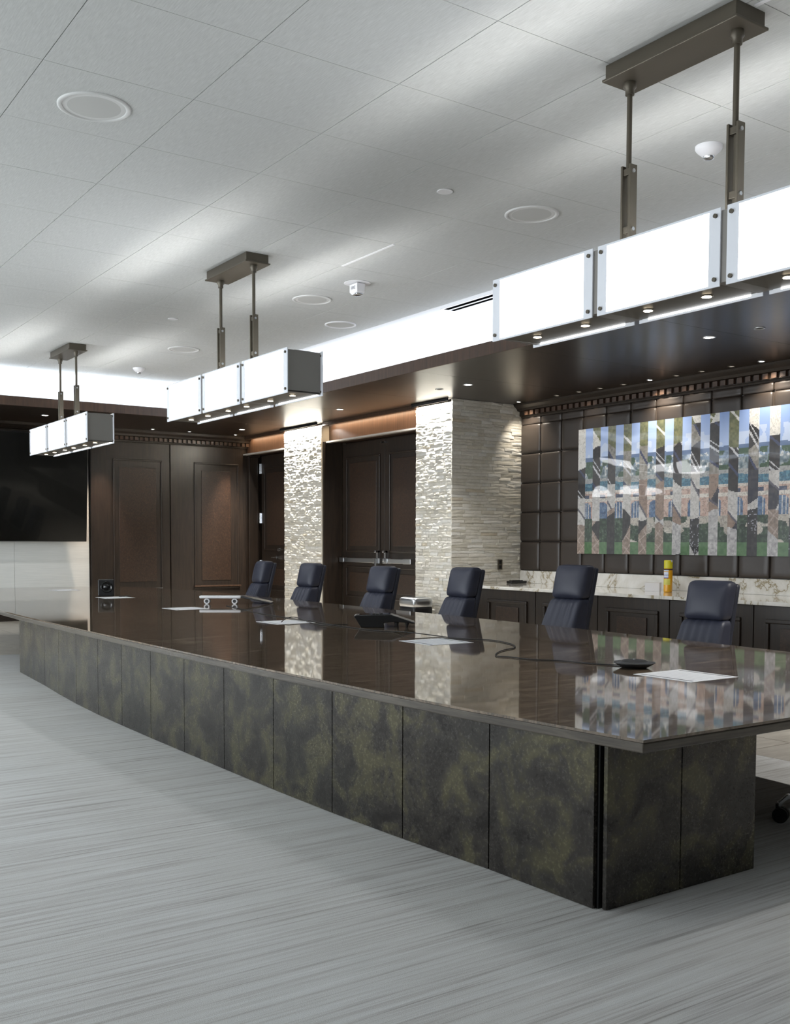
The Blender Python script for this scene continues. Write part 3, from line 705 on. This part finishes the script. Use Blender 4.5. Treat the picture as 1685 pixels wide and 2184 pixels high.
# ------------------------------------------------------------------ counter things, bin, outlet
cn = tag(empty('spray_can', (11.05, 9.40, .8808)), 'tall yellow and orange spray can standing on the marble counter', 'can')
MB().lathe([(.05, 0), (.058, .006), (.059, .02), (.059, .315), (.05, .325)]).build('body', M_orange, cn)
MB().lathe([(.058, .325), (.058, .425), (.054, .435), (.0, .435)]).build('cap', M_yel, cn)
MB().prism([(-.012, .436), (.012, .436), (.006, .41), (-.006, .41)], -.0595, .0, 'y').build('nozzle_notch', M_badge, cn)
def wrap(z0, z1, a0, a1, mat, name, r=.0598, slant=0):
    n = 8; vs = []
    for i in range(n+1):
        a = a0+(a1-a0)*i/n; vs += [(r*math.cos(a), r*math.sin(a), z0), (r*math.cos(a), r*math.sin(a), z1+slant*i/n)]
    MB().add(vs, [(2*i, 2*i+2, 2*i+3, 2*i+1) for i in range(n)], 0, True).build(name, mat, cn)
vd = math.atan2(-9.4, -11.05)
wrap(.30, .318, vd-1.3, vd+1.3, M_dkprint, 'label_band'); wrap(.285, .3, vd-1.3, vd+.1, M_badge, 'label_band')
wrap(.20, .275, vd-1.2, vd+.05, M_badge, 'badge', .0600); wrap(.19, .20, vd-1.2, vd+.05, M_blue, 'badge_stripe', .0600)
wrap(.10, .18, vd-1.3, vd+.5, M_yprint, 'label_patch', .0600)
tx = bpy.data.curves.new('lettering', 'FONT'); tx.body = 'Lysol'; tx.size = .052; tx.align_x = 'CENTER'; tx.extrude = .0005; tx.shear = .3
to = bpy.data.objects.new('lettering_tmp', tx); COL.objects.link(to)
bpy.context.view_layer.update()
tm = bpy.data.meshes.new_from_object(to.evaluated_get(bpy.context.evaluated_depsgraph_get())); bpy.data.objects.remove(to)
for v in tm.vertices:      # wrap the letters round the can
    a = vd-.57+v.co.x/.0604*.72; z = v.co.y; q = .0604+v.co.z; v.co = (q*math.cos(a), q*math.sin(a), .225+z*.72)
tm.materials.clear(); tm.materials.append(M_blue); obj('lettering', tm, cn)
bx = tag(MB().box(-.12, -.1, 0, .12, .1, .115).box(-.03, -.06, .115, .03, .06, .1155).build('tissue_box', M_wplas, bev=.006), 'low white box beside the yellow spray can', 'box'); bx.location = (11.15, 9.75, .8805); bx.rotation_euler = (0, 0, .6)
rm = tag(empty('remote_tray', (11.3, 12.78, .8808)), 'flat black tray on the counter against the stone column', 'tray')
MB().box(-.17, -.05, 0, .17, .07, .04).build('tray', M_bplas, rm, bev=.006)
for i in range(4): MB().box(-.13+.065*i, -.03, .04, -.09+.065*i, .05, .052).build('remote', M_rubber, rm, bev=.004)
ou = tag(empty('wall_outlet', (11.08, 12.965, 1.19)), 'dark double outlet plate on the stone column side', 'outlet')
MB().box(-.05, -.012, -.085, .05, .0, .085).build('cover_plate', M_met, ou, bev=.004)
for z in (-.04, .04): MB().box(-.025, -.016, z-.028, .025, -.0121, z+.028).build('socket', M_bplas, ou, bev=.004)
bn = tag(empty('trash_bin', (9.70, 13.42, 0)), 'stainless steel topped black trash bin before the right stone column', 'bin')
MB().rbox((0, 0, .265), (.19, .225, .265), .05, 4).build('body', M_bplas, bn)
MB().rbox((0, 0, .585), (.195, .23, .085), .06, 4).build('lid', M_steel, bn)
MB().box(-.1, -.14, .667, .1, .14, .678).build('swing_flap', M_chrome, bn, bev=.01)

# ------------------------------------------------------------------ pendant lights
def make_pendant():
    r = empty('pendant_light', (0, 0, CEIL)); Z = lambda z: z-CEIL
    MB().box(-.125, -.475, Z(4.375), .125, .475, Z(4.46)).build('canopy', M_met, r, bev=.003)
    MB().box(-.14, -.49, Z(4.36), .14, .49, Z(4.375)).build('canopy_plate', M_met, r, bev=.003)
    for s in (-.39, .39):
        rod = MB().cyl((0, s, Z(3.80)), (0, s, Z(4.36)), .0165, n=14).build('rod', M_met, r)
        MB().lathe([(.035, 0), (.04, -.03), (.028, -.045), (.028, -.075)], (0, s, Z(4.36))).build('collar', M_met, rod)
        br = MB().box(-.03, s-.042, Z(3.36), .03, s-.027, Z(3.86)).box(-.03, s+.022, Z(3.36), .03, s+.037, Z(3.86)).box(-.022, s-.027, Z(3.80), .022, s+.022, Z(3.84)).box(-.022, s-.027, Z(3.45), .022, s+.022, Z(3.49)).box(-.008, s-.02, Z(3.36), .008, s+.005, Z(3.80)).build('bracket', M_met, r, bev=.002)
        for z in (3.82, 3.47): MB().cyl((-.005, s-.05, Z(z)), (-.005, s-.041, Z(z)), .012, n=10).build('bolt', M_steel, br)
    bolt = MB().cyl((-.012, 0, 0), (.012, 0, 0), .012, n=12).mesh('bolt', M_met)
    segs = [(-1.445, -.497), (-.453, .453), (.497, 1.445)]
    hx, z0, z1 = .193, Z(2.935), Z(3.355)
    for (a, b) in segs:
        for s in (-1, 1):
            x0, x1 = sorted((s*(hx-.008), s*hx)); e = .075
            g = MB().box(x0, a, z0, x1, a+e, z1, 0).box(x0, b-e, z0, x1, b, z1, 0).box(x0, a+e, z0, x1, b-e, z0+.012, 0).box(x0, a+e, z1-.012, x1, b-e, z1, 0).box(x0, a+e, z0+.012, x1, b-e, z1-.012, 1).build('glass_panel', [M_acry, M_glow], r)
            for yb in (a+.03, b-.03):
                for zb in (z0+.04, z1-.04): obj('bolt', bolt, g, loc=(s*hx, yb, zb))
        MB().box(-hx+.02, a+.03, z0+.02, hx-.02, b-.03, z0+.032).build('bottom_plate', M_met, r)
        for q in (.26, .74):
            y = a+(b-a)*q
            dl = MB().lathe([(.036, 0), (.036, -.004), (.026, -.005)], (0, y, z0+.02)).build('downlight', M_met, r)
            MB().cyl((0, y, z0+.0155), (0, y, z0+.012), .027, n=20).build('lamp_face', M_lampW, dl)
    for y in (-1.415, 1.385): MB().box(-hx+.01, y, z0+.015, hx-.01, y+.03, z1-.012).build('end_plate', M_metl, r, bev=.002)
    for y in (-.475, .475): MB().box(-hx+.011, y-.05, z0+.02, hx-.011, y+.05, z1-.015).build('divider', M_metl, r)
    MB().box(-.085, -1.39, z1-.03, .085, 1.39, z1-.005).build('spine', M_met, r)
    return r
PEN = [4.09, 9.93, 15.70]
p0 = make_pendant()
PL = ['long glowing glass pendant light nearest the viewer, cut by the picture edge', 'long glowing glass pendant light over the table middle', 'long glowing glass pendant light before the television, smallest looking']
for k, y in enumerate(PEN):
    p = p0 if k == 0 else copy_tree(p0)
    p.location = (4.84, y, CEIL); tag(p, PL[k], 'pendant light', 'glass pendant lights over the table')
    area('pendant_tube', (4.84, y, 3.14), (0, 0, 1), .05, 2.7, 24, (1, .98, .95))
    for s in (-1, 1): area('pendant_side_lamp', (4.84+s*.2, y, 3.145), (s, 0, 0), 2.7, .36, 26, (.95, .97, 1), up=(0, 0, 1)) if False else None
    for q in (-1.198, -.742, -.225, .225, .742, 1.198): spot('pendant_downlight', (4.84, y+q, 2.93), (0, 0, -1), 7, (1, .92, .8), 80)

# ------------------------------------------------------------------ ceiling fittings
def disc(x, y, r, name, label, cat, group=None, kind='speaker'):
    o = empty(name, (x, y, CEIL))
    if kind == 'speaker':
        MB().lathe([(r, 0), (r, -.006), (r-.012, -.011), (r-.03, -.009), (r-.033, -.004)], n=48).build('rim', M_ceil if False else M_wplas2, o)
        MB().lathe([(r-.034, -.003), (r*.6, -.005), (0, -.006)], n=48).build('grille', M_grille, o)
    elif kind == 'smoke':
        MB().lathe([(r, 0), (r, -.02), (r*.9, -.035), (r*.45, -.075), (r*.42, -.075)], n=36).build('housing', M_wplas, o)
        MB().lathe([(r*.42, -.07), (r*.4, -.09), (r*.2, -.1), (0, -.1)], n=24).build('sensor', M_steel, o)
    elif kind == 'flush':
        MB().lathe([(r, 0), (r, -.004), (r-.006, -.006), (0, -.005)], n=36).build('cover', M_ceil, o)
        MB().lathe([(r+.004, -.0005), (r+.006, -.004), (r+.001, -.006)], n=36).build('rim', M_wplas, o)
    elif kind == 'ring':
        MB().lathe([(r, 0), (r, -.012), (r-.014, -.016), (r-.02, -.004)], n=40).build('rim', M_wplas, o)
        MB().lathe([(r-.02, -.003), (r*.6, -.012), (0, -.016)], n=40).build('lens', M_grille, o)
    return tag(o, label, cat, group)
M_grille = plain('speaker_grille', (186, 187, 184), .8); M_wplas2 = plain('speaker_rim', (206, 207, 205), .5)
G = 'round ceiling speakers'
disc(2.344, 6.956, .24, 'ceiling_speaker', 'round ceiling speaker alone on the left of the pendants', 'speaker', G)
disc(6.268, 6.941, .24, 'ceiling_speaker', 'round ceiling speaker left of the nearest pendant rods', 'speaker', G)
disc(6.287, 10.851, .24, 'ceiling_speaker', 'round ceiling speaker between middle pendant and strobe fitting', 'speaker', G)
disc(6.297, 14.74, .24, 'ceiling_speaker', 'round ceiling speaker left of the middle pendant rods, faint', 'speaker', G)
disc(6.273, 5.026, .098, 'smoke_detector', 'white domed detector with chrome tip between the nearest pendant rods', 'detector', None, 'smoke')
disc(6.35, 16.755, .098, 'smoke_detector', 'small white domed detector by the far cove', 'detector', None, 'smoke')
disc(5.276, 6.912, .062, 'sprinkler_cover', 'small flush round sprinkler cover near the right ceiling speaker', 'sprinkler', None, 'flush')
disc(5.334, 12.831, .062, 'sprinkler_cover', 'small flush round sprinkler cover left of the middle pendant', 'sprinkler', None, 'flush')
disc(7.3, 11.852, .21, 'ceiling_sensor', 'white rimmed round ceiling fitting near the bright cove', 'sensor', None, 'ring')
sv = disc(6.308, 9.879, .145, 'strobe_alarm', 'white ceiling strobe alarm with angled block', 'alarm', None, 'flush')
MB().prism([(-.08, -.012), (.08, -.012), (.08, -.10), (.03, -.135), (-.08, -.11)], -.055, .055, 'x').build('strobe_body', M_wplas, sv, bev=.008)
MB().rbox((0, .0, -.118), (.045, .06, .02), .015, 3).build('strobe_lens', M_chrome, sv)
MB().box(-.057, -.07, -.085, -.0551, .03, -.05).build('lettering_strip', M_ink, sv) if False else None
cu = bpy.data.curves.new('lettering', 'FONT'); cu.body = 'FIRE'; cu.size = .05; cu.align_x = 'CENTER'; cu.extrude = .0005
to = bpy.data.objects.new('lettering_tmp', cu); COL.objects.link(to); bpy.context.view_layer.update()
tm = bpy.data.meshes.new_from_object(to.evaluated_get(bpy.context.evaluated_depsgraph_get())); bpy.data.objects.remove(to)
for v in tm.vertices: v.co = (-.0558-v.co.z, -v.co.x, v.co.y-.075)
tm.materials.clear(); tm.materials.append(M_ink); obj('lettering', tm, sv)
M_slotshade = plain('slot_shade', (4, 4, 4), 1, Specular_IOR_Level=0)  # shade inside the open slots, put into a flat black colour
sl = tag(empty('air_slot', (7.96, 8.3, CEIL)), 'white linear air slot diffuser along the ceiling edge by the cove', 'vent')
MB().box(-.12, -2.03, -.004, -.085, 2.03, 0).box(.085, -2.03, -.004, .11, 2.03, 0).box(-.012, -2.03, -.004, .02, 2.03, 0).box(-.12, -2.06, -.004, .11, -2.03, 0).box(-.12, 2.03, -.004, .11, 2.06, 0).build('frame', M_wplas, sl)
MB().box(-.085, -2.03, -.003, -.012, 2.03, -.0005).box(.02, -2.03, -.003, .085, 2.03, -.0005).build('slot', M_slotshade, sl)
for (x, ya, yb, lab) in ((5.79, 8.40, 9.36, 'pale slim ceiling strip before the strobe alarm'), (4.86, 2.6, 3.6, 'pale slim ceiling strip beyond the nearest pendant canopy')):
    tag(MB().box(x-.012, ya, CEIL-.006, x+.012, yb, CEIL+.001).build('ceiling_strip', M_wplas), lab, 'strip')

# recessed downlights in the soffit
def downlight(x, y, r, mat, label):
    o = empty('recessed_downlight', (x, y, SOF))
    MB().lathe([(r, 0), (r, -.006), (r-.012, -.007), (r-.016, -.001)], n=32).build('trim_ring', M_met if mat is M_lampD else M_steel, o)
    MB().lathe([(r-.014, -.001), (r-.02, -.003), (0, -.003)], n=32).build('lens', mat, o)
    return tag(o, label, 'downlight', 'recessed downlights in the dark soffit')
B = [(9.42, 11.76, 'lit soffit downlight right of the right stone column top'), (9.45, 7.52, 'brightest soffit downlight below the nearest pendant'), (9.36, 15.21, 'lit soffit downlight before the double door'), (9.40, 19.08, 'lit soffit downlight before the single door')]
spot('soffit_downlight', (9.45, 3.3, SOF-.02), (-.25, 0, -1), 620, NEUT, 105)   # unseen lamp added past the picture edge to brighten the right floor
for x, y, l in B:
    downlight(x, y, .075, M_lampC, l); spot('soffit_downlight', (x, y, SOF-.02), (0, 0, -1), 150 if y == 11.76 else 50, NEUT, 100)
for x in (5.45, 1.5):
    downlight(x, 19.08, .075, M_lampC, 'lit soffit downlight before the television, %s' % ('behind the far pendant' if x > 3 else 'past the picture edge')); spot('soffit_downlight', (x, 19.08, SOF-.02), (0, .12, -1), 75, NEUT, 110)
downlight(9.344, 12.353, .06, M_black, 'unlit dark round fitting in the soffit before the right stone column')
downlight(9.49, 6.895, .06, M_black, 'unlit dark round fitting in the soffit under the nearest pendant')
lit = {0: 60, 5: 75, 9: 70, 2: 9, 6: 12, 12: 60}
NM = ['nearest the stone column', 'second from the stone column', 'third from the stone column', 'fourth from the stone column', 'fifth from the stone column', 'bright sixth from the stone column', 'seventh from the stone column', 'eighth from the stone column', 'ninth from the stone column', 'bright tenth from the stone column', 'eleventh from the stone column', 'twelfth from the stone column', 'thirteenth from the stone column']
for k, y in enumerate((12.69, 11.8, 11.32, 10.88, 10.42, 9.93, 9.46, 9.03, 8.56, 8.11, 7.65, 7.2, 6.7)):
    downlight(11.22, y, .05, M_lampC if k in (0, 5, 9, 12) else M_lampD, 'small soffit downlight along the leather wall, ' + NM[k])
    if k in lit: spot('art_downlight', (11.22, y, SOF-.02), (.42, 0, -1), lit[k], (1, .9, .76), 96, .9, .03)
for x, p in ((6.95, 420), (7.9, 30), (9.75, 420), (8.7, 30)):
    o = downlight(x, 20.1, .05, M_lampC if p > 20 else M_lampD, 'small soffit downlight by the far walnut panelling, %s' % {6.95: 'beside the television', 7.9: 'before the left panel', 9.75: 'beside the pilaster', 8.7: 'before the panel joint'}[x])
    spot('wall_downlight', (x, 20.1, SOF-.02), (0, .17, -1), p, (1, .78, .6), 40, .9, .03)
